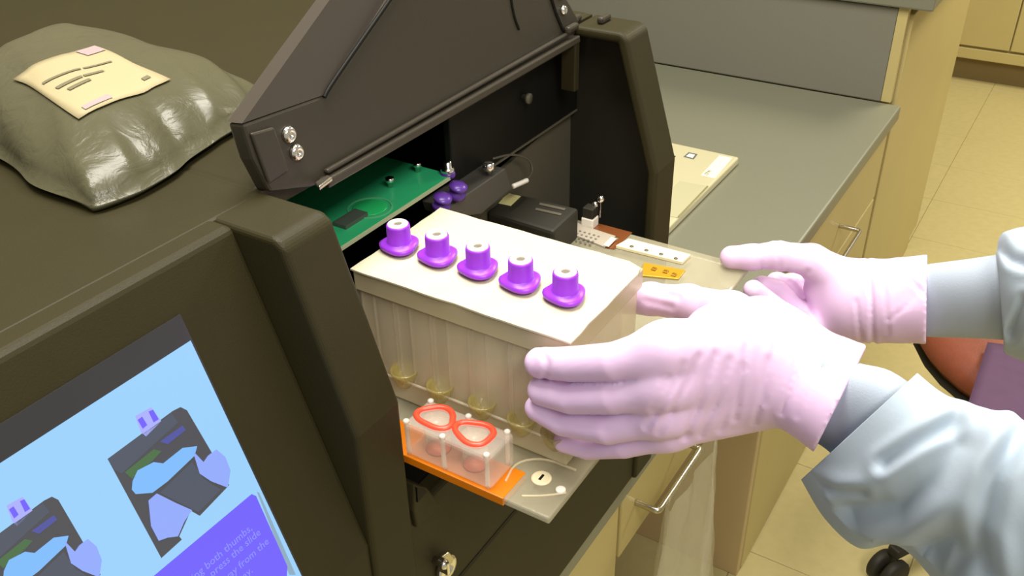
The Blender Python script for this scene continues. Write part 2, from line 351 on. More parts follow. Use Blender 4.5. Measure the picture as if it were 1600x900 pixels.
q0, q1 = Pl(505, 268), Pl(893, 47); bar('lid_lip', q0, q1, (0, .004, -.0015, .0015), M_LIDG, lid)
q0, q1 = Pl(500, 286), Pl(896, 60); bar('lid_lip', q0, q1, (-.006, .007, -.003, .003), M_LIDG, lid)
prism('hinge_cover', [Pl(388, 208, .0), Pl(424, 198, .0), Pl(448, 265, .0), Pl(416, 286, .0)], LN*.0025, M_LIDG, lid, bevel=.0012)
for a, b in ((450, 210), (462, 238), (879, 16), (874, -8)):
    rr = .0052 if a < 600 else .0042
    lathe('screw', Pl(a, b), LN, [(rr, 0), (rr, .0012), (rr*.8, .003), (rr*.35, .0038), (rr*.3, .002)], M_CHR2, lid, 16)
prism('hinge_tab', [Pz(492, 291, 1.243), Pz(512, 279, 1.243), Pz(521, 283, 1.243), Pz(500, 299, 1.243)], (0, 0, .003), M_CHR, lid, bevel=.001)
for a, b in ((898, 30), (944, 29), (893, 44)):
    q = Pz(a, b, ZT+.003); box('hinge_knuckle', q-np.array([.009, .003, .003]), q+np.array([.009, .003, .003]), M_LIDG, lid, bevel=.002)
# ---- bay contents
ZP = 1.18
pc = prism('circuit_board', [(-.966, .057, ZP), (-.777, .057, ZP), (-.777, .2, ZP), (-.966, .2, ZP)], (0, 0, -.003), M_PCB, im)
box('board_edge', (-.966, .056, ZP-.003), (-.777, .0572, ZP-.0002), M_PCBE, pc)
q = Pz(578, 325, ZP); lathe('board_pad', q, (0, 0, 1), [(.0125, 0), (.0125, .0006), (.012, .0008)], M_PCB2, pc, 28)
R_ = lathe_geo(q, (0, 0, 1), [(.0165, 0), (.0165, .0006), (.0155, .0006), (.0155, 0)], 28); mk('board_ring', R_[0], R_[1][:-2], mat('board_trace', (.12, .42, .2), .4), pc)
q = Pz(548, 345, ZP); box('chip', q-np.array([.012, .006, 0]), q+np.array([.012, .006, .003]), mat('grey_chip', (.06, .08, .06), .5), pc)
for a, b in ((610, 288), (653, 264)):
    lathe('standoff', Pz(a, b+4, ZP), (0, 0, 1), [(.0022, 0), (.0022, .004), (.0034, .0045), (.0034, .0075), (.002, .008)], M_CHR2, pc, 14)
q = Pz(699, 262, 1.185)
lathe('thumb_screw', q+np.array([0, 0, -.004]), (0, 0, 1), [(.0055, 0), (.0055, .004), (.0035, .0045), (.0035, .009), (.002, .0095)], M_CHR2, im, 16)
lathe('purple_collar', q+np.array([0, 0, -.008]), (0, 0, 1), [(.0055, 0), (.0062, .002), (.0055, .005)], mat('dark_purple_plastic', (.09, .03, .26), .3), im, 16)
YB = .068
prism('back_plate', [Py(903, 160, YB), Py(909, 345, YB), Py(740, 345, YB), Py(735, 310, YB)], (0, .004, 0), M_GRYP, im)
bm_ = box('gantry_beam', (-.772, .060, 1.161), (-.570, .067, 1.234), M_CAV, im, bevel=.0015)
box('beam_edge_highlight', (-.772, .0588, 1.1612), (-.572, .0602, 1.1628), M_GRYP, bm_)  # pale strip painted in as the highlight along the beam's lower edge
lathe('beam_stud', Py(817, 152, .06), (0, -1, .0), [(.0028, 0), (.0028, .004), (.0045, .0045), (.0045, .007)], M_GRYP, bm_, 14)
box('end_bracket', Px(896, 80, -.612)+np.array([-.004, -.004, -.035]), Px(896, 80, -.612)+np.array([.004, .01, .012]), M_BLK, bm_, bevel=.001)
# module with sticker
ZM = 1.118
md = prism('reader_module', [Pz(760, 330, ZM), Pz(800, 300, ZM), Pz(905, 325, ZM), Pz(865, 362, ZM)], (0, 0, -.03), M_BLK2, im, bevel=.003)
prism('sticker', [Pz(779, 318, ZM+.0004), Pz(793, 302, ZM+.0004), Pz(814, 307, ZM+.0004), Pz(798, 322, ZM+.0004)], (0, 0, .0004), M_STK, md)
for k in range(2): prism('module_print', [Pz(838+k*6, 325-k*8, ZM+.0003), Pz(878+k*6, 334-k*8, ZM+.0003), Pz(876+k*6, 337-k*8, ZM+.0003), Pz(836+k*6, 328-k*8, ZM+.0003)], (0, 0, .0003), M_GRYP, md)
br = prism('sensor_bracket', [Py(700, 325, .04), Py(790, 263, .04), Py(800, 295, .04), Py(752, 335, .04), Py(705, 340, .04)], (0, .025, 0), mat('bracket_grey', (.05, .045, .038), .5), im, bevel=.001)
q = Py(764, 277, .045)
lathe('bracket_screw', q, (0, 0, 1), [(.002, 0), (.002, .006), (.0048, .0065), (.0048, .0125), (.003, .013)], M_CHR2, br, 16)
tube('cable_loop', [Py(770, 248, .06), Py(800, 240, .06), Py(828, 248, .058), Py(833, 268, .055), Py(822, 283, .05), Py(806, 290, .048)], .0010, M_GRYP, br, 8)
tube('cable_plug', [Py(823, 282, .0495), Py(812, 287, .0485), Py(802, 291, .048)], .0022, M_WHT, br, 10)
for a, b in ((690, 318), (714, 300)):
    lathe('purple_knob', Py(a, b, .04), (0, -.3, 1), [(.004, -.005), (.007, -.004), (.007, 0), (.005, .001), (.005, .003), (.007, .004), (.007, .006), (.003, .007)], mat('dark_purple_plastic', (.09, .03, .26), .3), im, 18)
ps = box('probe_post', Px(922, 338, -.632)+np.array([-.006, -.006, -.03]), Px(922, 338, -.632)+np.array([.006, .006, .0]), M_WHT, im, bevel=.001)
box('probe_clamp', Px(922, 338, -.632)+np.array([-.0055, -.0055, .0]), Px(922, 338, -.632)+np.array([.0055, .0055, .010]), M_BLK2, ps, bevel=.001)
for a, b in ((930, 321), (939, 312)):
    q = Px(a, b, -.627); lathe('probe_tip', q, (0, 0, 1), [(.0008, -.018), (.0008, -.003), (.0024, -.002), (.0034, .0005), (.0024, .003), (.0006, .004)], M_CHR2, ps, 14)

# ================================================================== CARTRIDGE
ca = thing('cartridge', (-.8, -.05, 1.0745), 'clear test cartridge with white film top and purple caps', 'cartridge')
PX0, PX1, PY0, PY1, PZ = -.965, -.627, -.1395, .040, 1.08
pl = box('card', (PX0, PY0, PZ-.0055), (PX1, PY1, PZ), M_PLT, ca, bevel=.0015)
bx0, bx1, by0, by1 = -.924, -.826, -.129, .0325
box('reagent_block', (bx0+.002, by0+.002, PZ+.001), (bx1-.002, by1-.002, 1.163), M_CLR, ca, bevel=.0015)
box('block_rim', (bx0, by0, 1.163), (bx1, by1, 1.1775), mat('rim_plastic', (.60, .53, .33), .25, alpha=.7), ca, bevel=.001)
# white film, very slightly wavy outline
FV = []
for i in range(15): FV.append((bx0-.0008+rng.normal()*.0004, by0-.001+(by1-by0+.002)*i/14))
for i in range(1, 9): FV.append((bx0+(bx1-bx0)*i/9, by1+.0008+rng.normal()*.0003))
for i in range(15): FV.append((bx1+.0008+rng.normal()*.0003, by1+.001-(by1-by0+.002)*i/14))
for i in range(1, 9): FV.append((bx1-(bx1-bx0)*i/9, by0-.0008+rng.normal()*.0003))
FV[23+14] = (bx1-.003, by0+.001)
prism('film_seal', [(a, b, 1.1778) for a, b in FV], (0, 0, .0012), M_FOIL, ca)
c0 = i0 = None
for k, (a, b) in enumerate(((625, 389), (685, 406), (748, 425), (814, 446), (883, 466))):
    q = Pz(a, b-2, 1.1805)
    if c0 is None:
        seg = 28; V = []; Fc = []
        prof_ = [(.0112, 0), (.0130, .0014), (.0131, .0030), (.0118, .0044), (.0090, .0048), (.0080, .0056), (.0079, .0165), (.0076, .0178), (.0070, .0180), (.0068, .0160)]
        for (r, h) in prof_:
            for s_ in range(seg):
                t = 2*math.pi*s_/seg; rr = r*(1+.085*math.cos(3*t+.6)*(1 if h < .004 else 0)); V.append(q+np.array([rr*math.cos(t), rr*math.sin(t), h]))
        for i in range(len(prof_)-1):
            for s_ in range(seg): Fc.append((i*seg+s_, i*seg+(s_+1) % seg, (i+1)*seg+(s_+1) % seg, (i+1)*seg+s_))
        Fc += [tuple(range(seg-1, -1, -1)), tuple((len(prof_)-1)*seg+s_ for s_ in range(seg))]
        c0 = mk('cap', V, Fc, M_PUR, ca, smooth=True, origin=q)
        V, Fc = lathe_geo(q+np.array([0, 0, .0150]), (0, 0, 1), [(.0069, 0), (.0069, .0032), (.0066, .0036), (.0030, .0036), (.0026, .0018)], 20)
        i0 = mk('cap_insert', V, Fc, M_WHT, c0, smooth=False, origin=q)
        V, Fc = lathe_geo(q+np.array([0, 0, .0164]), (0, 0, 1), [(.0029, .0006), (.0029, .0014)], 14); j0 = mk('cap_socket', V, Fc, M_PIN, c0, origin=q)
    else:
        c = again(c0, q, ca, 'cap'); again(i0, q, c, 'cap_insert'); again(j0, q, c, 'cap_socket')
# tubes inside the block, with coloured bottoms
tu = None
for k in range(6):
    for r_i, x in enumerate((-.906, -.876, -.846)):
        q = np.array([x, .016-k*.0258, 1.0835])
        if tu is None:
            V, Fc = lathe_geo(q, (0, 0, 1), [(.003, 0), (.0075, .012), (.0105, .022), (.0108, .078), (.0095, .0785)], 18)
            tu = mk('tube', V, Fc, M_CLR2, ca, smooth=True, origin=q)
            V, Fc = lathe_geo(q, (0, 0, 1), [(.0024, .002), (.0068, .0125), (.0088, .018), (.0085, .0185)], 16); lq = mk('liquid', V, Fc, M_OLV, tu, smooth=True, origin=q)
        else:
            o = again(tu, q, ca, 'tube')
            if (k+r_i) % 3 != 1: again(lq, q, o, 'liquid')
for k in range(11):
    yk = .0285-k*.0147+(.004 if k % 2 else 0); box('rib', (bx0+.0012, yk, PZ+.022), (bx0+.0025, yk+(.0012 if k % 2 else .0035), 1.163), mat('faint_rib', (.8, .74, .58), .3, alpha=.18), ca)
cu0 = None
for k, (a, b) in enumerate(((634, 603), (690, 626), (755, 652), (816, 678), (868, 700))):
    q = Px(a, b, bx0-.0005)
    if cu0 is None:
        V, Fc = lathe_geo(q, (0, 0, 1), [(.0035, 0), (.0070, .005), (.0098, .013), (.0092, .0145), (.0075, .012), (.004, .006)], 18)
        cu0 = mk('reagent_cup', V, Fc, mat('olive_clear_plastic', (.42, .34, .09), .12, spec=.9, alpha=.38), ca, smooth=True, origin=q)
    else: again(cu0, q, ca, 'reagent_cup')
tube('weld_line', [(bx0-.001, by0+.002, PZ+.021), (bx0-.001, -.05, PZ+.0225), (bx0-.001, by1-.002, PZ+.021)], .0010, M_CLR2, ca, 6)
# near-edge sample wells with red gaskets
wl = prism('well_block', [(-.9645, -.032, PZ+.0005), (-.9645, -.098, PZ+.0005), (-.936, -.098, PZ+.0005), (-.936, -.032, PZ+.0005)], (0, 0, .026), mat('well_clear', (.85, .75, .66), .1, spec=.8, alpha=.25), ca, bevel=.003, seg=3)
def ring(name, c, rx, ry, r, wob, ph, m, parent):
    V = []; Fc = []; n, s = 28, 8
    for i in range(n):
        t = 2*math.pi*i/n; w = 1+wob*math.cos(3*t+ph)
        cc = np.array([c[0]+rx*w*math.cos(t), c[1]+ry*w*math.sin(t), c[2]]); d = np.array([math.cos(t), math.sin(t), 0])
        for k in range(s): a = 2*math.pi*k/s; V.append(cc+d*r*math.cos(a)+np.array([0, 0, r*math.sin(a)]))
    for i in range(n):
        for k in range(s): Fc.append((i*s+k, i*s+(k+1) % s, ((i+1) % n)*s+(k+1) % s, ((i+1) % n)*s+k))
    return mk(name, V, Fc, m, parent, smooth=True)
for k, (yy, ph) in enumerate(((-.0475, .3), (-.0765, 1.7))):
    ring('gasket', (-.949, yy, PZ+.0262), .0095, .0125, .0022, .10, ph, M_RED, ca)
    lathe('well_base', (-.949, yy, PZ+.0006), (0, 0, 1), [(.008, 0), (.008, .0012)], mat('red_tint', (.9, .22, .14), .4), ca, 20)
    lathe('well_wall', (-.949, yy, PZ+.001), (0, 0, 1), [(.0085, 0), (.0085, .024)], M_CLR2, ca, 20)
for a, b in ((-.9625, -.034), (-.9625, -.062), (-.9625, -.0945), (-.9385, -.0355), (-.9385, -.065), (-.9385, -.094)):
    lathe('pin', (a, b, PZ), (0, 0, 1), [(.0015, 0), (.0015, .026), (.0021, .0265), (.0021, .0280), (.001, .0288)], mat('frosted_pin', (.92, .88, .8), .12, spec=.9, alpha=.55), ca, 10)
box('amber_film', (PX0-.0006, -.1075, PZ-.006), (PX0+.026, PY1-.004, PZ+.0004), M_AMB, ca, bevel=.0005)
q = Pz(846, 748, PZ)
lathe('boss', q, (0, 0, 1), [(.0065, 0), (.0065, .0008), (.0055, .0012), (.003, .0012)], mat('boss_cream', (.75, .66, .42), .4), ca, 22)
box('boss_slot', q+np.array([-.0026, -.0008, .0011]), q+np.array([.0026, .0008, .0015]), M_CAV, ca)
q = Pz(876, 766, PZ); lathe('ejector_dot', q, (0, 0, 1), [(.0032, 0), (.0032, .0008), (.0026, .0012)], M_WHT, ca, 16)
tube('card_groove', [Pz(790, 752, PZ+.0003), Pz(805, 722, PZ+.0003), Pz(850, 715, PZ+.0003), Pz(900, 735, PZ+.0003)], .0009, M_CLR, ca, 6)
tube('card_groove', [Pz(815, 775, PZ+.0003), Pz(850, 775, PZ+.0003), Pz(885, 770, PZ+.0003)], .0008, M_CLR, ca, 6)
# far end of the card
prism('brown_film', [Pz(932, 349, PZ+.0002), Pz(988, 364, PZ+.0002), Pz(960, 390, PZ+.0002), Pz(946, 388, PZ+.0002), Pz(968, 372, PZ+.0002), Pz(918, 358, PZ+.0002)], (0, 0, .0005), M_BRN, ca)
ws = prism('port_strip', [Pz(982, 377, PZ+.0002), Pz(1079, 402, PZ+.0002), Pz(1066, 414, PZ+.0002), Pz(962, 388, PZ+.0002)], (0, 0, .003), mat('cream_strip', (.85, .77, .5), .4), ca, bevel=.0004)
for a, b in ((987, 385), (1010, 391), (1033, 397), (1056, 404)):
    lathe('port', Pz(a, b, PZ+.0034), (0, 0, 1), [(.0019, 0), (.0019, .0003)], mat('port_dark', (.12, .1, .06), .5), ws, 12)
gp = prism('contact_pad', [Pz(1006, 412, PZ+.0002), Pz(1071, 424, PZ+.0002), Pz(1060, 438, PZ+.0002), Pz(1000, 432, PZ+.0002)], (0, 0, .0015), M_GLD, ca, bevel=.0003)
for a, b in ((1022, 421), (1040, 425), (1053, 430)): box('contact', Pz(a, b, PZ+.0018)-np.array([.0022, .002, 0]), Pz(a, b, PZ+.0018)+np.array([.0022, .002, .0012]), mat('contact_dark', (.35, .18, .01), .25, metal=.5), gp, bevel=.0004)
wp = prism('well_plate', [Pz(888, 344, PZ+.0002), Pz(918, 357, PZ+.0002), Pz(962, 371, PZ+.0002), Pz(945, 388, PZ+.0002), Pz(880, 362, PZ+.0002), Pz(870, 356, PZ+.0002)], (0, 0, .0015), mat('well_plate_grey', (.42, .37, .29), .3, alpha=.9), ca)
wv = None
for i in range(4):
    for j in range(7):
        q = Pz(892+j*7.2-i*4.5, 357+j*2.1+i*4.0, PZ+.0018)
        if wv is None: V, Fc = lathe_geo(q, (0, 0, 1), [(.0012, 0), (.0012, .0004)], 8); wv = mk('micro_well', V, Fc, M_PIN, wp, origin=q)
        else: again(wv, q, wp, 'micro_well')
prism('bar_chip', [Pz(955, 372, PZ+.002), Pz(963, 374, PZ+.002), Pz(951, 386, PZ+.002), Pz(943, 384, PZ+.002)], (0, 0, .001), M_WHT, wp)

# ================================================================== POUCH ON THE INSTRUMENT
ZK = ZT+.0015
QA, QB, QC, QD = Pz(445, 138, ZK+.01), Pz(146, 336, ZK+.008), Pz(-120, 165, ZK+.01), Pz(85, 42, ZK+.012)   # right, front, left, back
po = thing('padded_pouch', (*((QA+QB+QC+QD)/4)[:2], ZT), 'silver-grey crinkled plastic pouch with paper label on the instrument', 'pouch')
_w = rng.normal(size=(14, 5))
def crumple(u, v):
    h = 0
    for a in _w[:9]: h += .0007*np.sin(a[0]*7*u+a[1]*7*v+a[2]*5)
    return h
def pouch_top(u, v):
    base = QA*(1-u)*(1-v)+QB*u*(1-v)+QC*u*v+QD*(1-u)*v
    cc_ = (QA+QB+QC+QD)/4; base = base+(cc_-base)*.11*(abs(2*u-1)*abs(2*v-1))**4
    e = (1-abs(2*u-1)**3.2)*(1-abs(2*v-1)**3.2); e = max(e, 0)**.62
    z = ZK+.004+.037*e+(crumple(u, v)+.0016*math.sin(40*u+9*v)*max(0, 1-4*v))*min(1, e*2.5)
    return np.array([base[0]+.002*math.sin(31*u+17*v), base[1]+.002*math.sin(23*v-11*u), z])
NU = 56
Gt = [[pouch_top(i/NU, j/NU) for j in range(NU+1)] for i in range(NU+1)]
Gb = [[np.array([Gt[i][j][0], Gt[i][j][1], ZK+.004*(0 if 0 < i < NU and 0 < j < NU else 1)]) for j in range(NU+1)] for i in range(NU+1)]
n_ = NU+1; V = [q for r in Gt for q in r]+[q for r in Gb for q in r]; Fc = []
for i in range(NU):
    for j in range(NU):
        a = i*n_+j; Fc.append((a, a+1, a+n_+1, a+n_)); a += n_*n_; Fc.append((a, a+n_, a+n_+1, a+1))
bd = [i*n_ for i in range(n_)]+[NU*n_+j for j in range(1, n_)]+[i*n_+NU for i in range(NU-1, -1, -1)]+[j for j in range(NU-1, 0, -1)]
for a, b in zip(bd, bd[1:]+bd[:1]): Fc.append((a, b, b+n_*n_, a+n_*n_))
mk('pouch_body', V, Fc, M_POU, po, smooth=True)
# label: find (u, v) of its corners on the curved top
GA = np.array(Gt)
def hit(x, y):
    d = ray(x, y); d = d/np.linalg.norm(d); R = GA.reshape(-1, 3)-CAM; t = R@d; dist = np.linalg.norm(R-t[:, None]*d, axis=1); k = int(np.argmin(dist+t*.02)); u, v = divmod(k, n_)
    return np.array([u/NU, v/NU])
LC = [hit(18, 127), hit(150, 76), hit(266, 126), hit(124, 185)]   # left, top, right, bottom
def lab(s, t, h): # s along left->bottom? bilinear of the four corners
    uv = LC[0]*(1-s)*(1-t)+LC[1]*(1-s)*t+LC[2]*s*t+LC[3]*s*(1-t); q = pouch_top(*uv); q = q.copy(); q[2] += h; return q
lb = grid_mesh('label', [[lab(i/14, j/14, .0016) for j in range(15)] for i in range(15)], M_LAB, po, .0003)
def strip(name, s0, s1, t0, t1, m):
    return grid_mesh(name, [[lab(s0+(s1-s0)*i/2, t0+(t1-t0)*j/12, .0022) for j in range(13)] for i in range(3)], m, lb)
for s0, t0_, t1_ in ((.40, .12, .52), (.40, .56, .82), (.55, .14, .40), (.55, .43, .66), (.63, .17, .45)): strip('print_line', s0, s0+.035, t0_, t1_, M_INK)
strip('print_mark', .02, .16, .80, .98, M_INKP); strip('print_mark', .9, .96, .08, .4, M_INKP); strip('print_line', .86, .90, .82, .92, M_INK)

# ================================================================== LAPTOP
lp = thing('laptop', (.1, .29, HC), 'silver laptop corner on the worktop beside the black instrument', 'laptop')
LZ = HC+.017; lx0, lx1, ly0, ly1 = -.08, .27, .163, .40
q = Pz(1155, 245, LZ); lx1, ly0 = q[0], q[1]; lx0 = lx1-.35; ly1 = ly0+.235
base = prism('base', [(lx0, ly0, HC+.001), (lx1, ly0, HC+.001), (lx1, ly1, HC+.001), (lx0, ly1, HC+.001)], (0, 0, .016), M_LAP, lp, bevel=.004, seg=3)
tp = prism('touchpad', [Pz(1062, 283, LZ+.0003), Pz(1106, 291, LZ+.0003), Pz(1058, 340, LZ+.0003), Pz(1010, 332, LZ+.0003)], (0, 0, .0004), M_LAP2, base)
prism('pad_edge', [Pz(1105, 290, LZ+.0007), Pz(1107, 291, LZ+.0007), Pz(1061, 339, LZ+.0007), Pz(1059, 338, LZ+.0007)], (0, 0, .0002), mat('pad_line', (.25, .22, .1), .5), base)
sk = prism('sticker', [Pz(1076, 238, LZ+.0003), Pz(1090, 241, LZ+.0003), Pz(1084, 249, LZ+.0003), Pz(1068, 245, LZ+.0003)], (0, 0, .0003), mat('sticker_blue_grey', (.12, .14, .13), .4), base)
prism('sticker_face', [Pz(1077, 240, LZ+.0008), Pz(1086, 242, LZ+.0008), Pz(1082, 247, LZ+.0008), Pz(1072, 244, LZ+.0008)], (0, 0, .0002), M_WHT, sk)
ls = prism('asset_label', [Pz(1124, 243, LZ+.0003), Pz(1144, 247, LZ+.0003), Pz(1117, 279, LZ+.0003), Pz(1095, 274, LZ+.0003)], (0, 0, .0003), M_LBL, base)
dX = Pz(1117, 279, LZ)-Pz(1095, 274, LZ); dXn = -dX/np.linalg.norm(dX)
text('label_writing', 'ZPW', .010, Pz(1105, 274, LZ+.0009), np.array([1., 0, 0]), np.array([0, 1., 0]), M_INK, ls)
box('keyboard', (lx0+.02, ly0+.10, LZ), (lx1-.055, ly1-.02, LZ+.001), M_BLK2, base)
prism('screen_lid', [(lx0, ly1-.005, LZ), (lx1, ly1-.005, LZ), (lx1, ly1+.07, LZ+.17), (lx0, ly1+.07, LZ+.17)], (0, .006, .003), M_LAP, lp, bevel=.002)

# ================================================================== CLEAR BAG UNDER THE WORKTOP
Gg = []
for i in range(22):
    s = i/21; row = []
    for j in range(24):
        t = j/23; a = 2*math.pi*t
        x = -.485+(.075+.03*s)*math.cos(a)+.006*math.sin(5*a+4*s); y = -.062+(.008+.03*s*(1-.3*s))*math.sin(a)+.003*math.sin(7*a+9*s)
        row.append((x, y, .70-.30*s+.006*math.sin(3*a)))
    Gg.append(row)
bg = loft('plastic_bag', Gg, M_BAG, None, cap=(False, True)); tag(bg, 'clear crumpled plastic bag hanging from the desk drawer handle', 'bag')
# ================================================================== CHAIR
ch = thing('stool', (.485, -.462, 0), 'orange-red upholstered swivel stool behind the person\'s arms', 'stool')
cx, cy, cz = .485, -.462, .47
lathe('seat', (cx, cy, cz-.075), (0, 0, 1), [(.24, 0), (.285, .012), (.30, .035), (.293, .06), (.262, .073), (.15, .078), (.01, .079)], M_ORG, ch, 40)
lathe('seat_pan', (cx, cy, cz-.095), (0, 0, 1), [(.2, 0), (.288, .014), (.296, .026)], M_BLK2, ch, 32)
cyl('column', (cx, cy, .10), (cx, cy, cz-.09), .028, M_CHR, ch)
lathe('hub', (cx, cy, .065), (0, 0, 1), [(.045, 0), (.05, .02), (.035, .05)], M_BLK2, ch)
for k in range(5):
    a = math.radians(150.5+72*k); d = np.array([math.cos(a), math.sin(a), 0]); n = np.array([-d[1], d[0], 0]); c = np.array([cx, cy, 0])
    prism('leg', [c+d*.03+n*.02+np.array([0, 0, .075]), c+d*.03-n*.02+np.array([0, 0, .075]), c+d*.40-n*.013+np.array([0, 0, .07]), c+d*.40+n*.013+np.array([0, 0, .07])], (0, 0, .022), M_BLK2, ch, bevel=.004)
    e = c+d*.40
    for s in (-1, 1): cyl('caster', e+n*.006*s+np.array([0, 0, .034]), e+n*.026*s+np.array([0, 0, .034]), .034, M_BLK2, ch, 20)
# plum cloth
q = [Pz(1546, 526, .50), Pz(1505, 655, .50), Pz(1680, 760, .50), Pz(1760, 560, .50)]
Gc = []
for i in range(13):
    row = []
    for j in range(13):
        s, t = i/12, j/12; c = q[0]*(1-s)*(1-t)+q[1]*s*(1-t)+q[2]*s*t+q[3]*(1-s)*t; c = c.copy(); c[2] = .482+.012*math.sin(6*t+2*s)*t-.25*max(0, t-.25)**1.2*0
        row.append(c)
    Gc.append(row)
cl = grid_mesh('cloth', Gc, M_VIO, None, .006); tag(cl, 'plum purple cloth lying across the orange stool seat', 'cloth')

# ================================================================== PERSON: gloved hands and gown sleeves
def sdf_mesh(name, fn, lo, hi, h, m, parent):
    lo = np.array(lo); n = np.ceil((np.array(hi)-lo)/h).astype(int)+1
    ax = [lo[i]+h*np.arange(n[i]) for i in range(3)]
    G = np.stack(np.meshgrid(*ax, indexing='ij'), -1).astype(np.float32)
    D = fn(G.reshape(-1, 3)).reshape(n)
    s = D < 0
    c = np.zeros(tuple(n-1), int)
    for i in (0, 1):
        for j in (0, 1):
            for k in (0, 1): c += s[i:n[0]-1+i, j:n[1]-1+j, k:n[2]-1+k]
    act = (c > 0) & (c < 8); idx = -np.ones(tuple(n-1), int); cells = np.argwhere(act); idx[act] = np.arange(len(cells))
    acc = np.zeros((len(cells), 3)); cnt = np.zeros(len(cells))
    corners = [(i, j, k) for i in (0, 1) for j in (0, 1) for k in (0, 1)]
    for a in range(8):
        for b in range(a+1, 8):
            A_, B_ = np.array(corners[a]), np.array(corners[b])
            if np.abs(A_-B_).sum() != 1: continue
            da = D[tuple((cells+A_).T)]; db = D[tuple((cells+B_).T)]; x = (da < 0) != (db < 0)
            t = np.where(x, da/np.where(x, da-db, 1), 0)
            acc += np.where(x[:, None], A_+(B_-A_)*t[:, None], 0); cnt += x
    V = lo+h*(cells+acc/cnt[:, None]); Fq = []
    for axis in range(3):
        sl0 = [slice(None)]*3; sl1 = [slice(None)]*3; sl0[axis] = slice(0, -1); sl1[axis] = slice(1, None)
        x = np.argwhere(s[tuple(sl0)] != s[tuple(sl1)]); u, w = [(1, 2), (2, 0), (0, 1)][axis]
        x = x[(x[:, u] > 0) & (x[:, w] > 0) & (x[:, u] < n[u]-1) & (x[:, w] < n[w]-1)]
        eu = np.zeros(3, int); ew = np.zeros(3, int); eu[u] = 1; ew[w] = 1
        q = np.stack([idx[tuple((x-eu-ew).T)], idx[tuple((x-ew).T)], idx[tuple(x.T)], idx[tuple((x-eu).T)]], 1)
        fl_ = s[tuple(x.T)]; q[~fl_] = q[~fl_][:, ::-1]; Fq.append(q)
    Fq = np.concatenate(Fq); Fq = Fq[(Fq >= 0).all(1)]
    for _ in range(2):    # light smoothing
        sm = np.zeros_like(V); ct = np.zeros(len(V))
        for a, b in ((0, 1), (1, 2), (2, 3), (3, 0)):
            np.add.at(sm, Fq[:, a], V[Fq[:, b]]); np.add.at(sm, Fq[:, b], V[Fq[:, a]]); np.add.at(ct, Fq[:, a], 1); np.add.at(ct, Fq[:, b], 1)
        V = V*.5+.5*sm/np.maximum(ct, 1)[:, None]
    me = bpy.data.meshes.new(name); o_ = ORG[parent]
    me.from_pydata((V-o_).tolist(), [], Fq.tolist()); me.update()
    for p_ in me.polygons: p_.use_smooth = True
    me.materials.append(m); return link(name, me, o_, parent)
def seg_d(P, a, ra, b, rb):
    a = np.array(a); b = np.array(b); ab = b-a; t = np.clip(((P-a)@ab)/(ab@ab), 0, 1)
    return np.linalg.norm(P-a-t[:, None]*ab, axis=1)-(ra+(rb-ra)*t)
def to_px(P):
    d = P-CAM; z = d@FW; return np.stack([800+F*(d@RT)/z, 450-F*(d@UP)/z], -1)
def line_d(Q, L):
    out = None
    for a, b in zip(L[:-1], L[1:]):
        a = np.array(a, float); b = np.array(b, float); ab = b-a; t = np.clip(((Q-a)@ab)/(ab@ab), 0, 1); e = np.linalg.norm(Q-a-t[..., None]*ab, axis=-1); out = e if out is None else np.minimum(out, e)
    return out
def creases(Q, lines, w):      # fold lines: dent in the middle, slight ridge beside
    d = 0
    for it in lines:
        amp, L = it[:2]; e = line_d(Q, L)/(it[2] if len(it) > 2 else w); d = d+amp*(np.exp(-e*e)-.35*np.exp(-(e-2.2)**2))
    return d
def smin(a, b, k):
    h = np.clip(.5+.5*(b-a)/k, 0, 1); return b*(1-h)+a*h-k*h*(1-h)
def chain(P, js, k=.0005):
    d = None
    for (a, ra), (b, rb) in zip(js[:-1], js[1:]):
        e = seg_d(P, a, ra, b, rb); d = e if d is None else smin(d, e, k)
    return d
pe = thing('person', (-.75, -.75, 0), 'person in pale blue gown and lilac gloves holding the cartridge, only forearms in view', 'person')

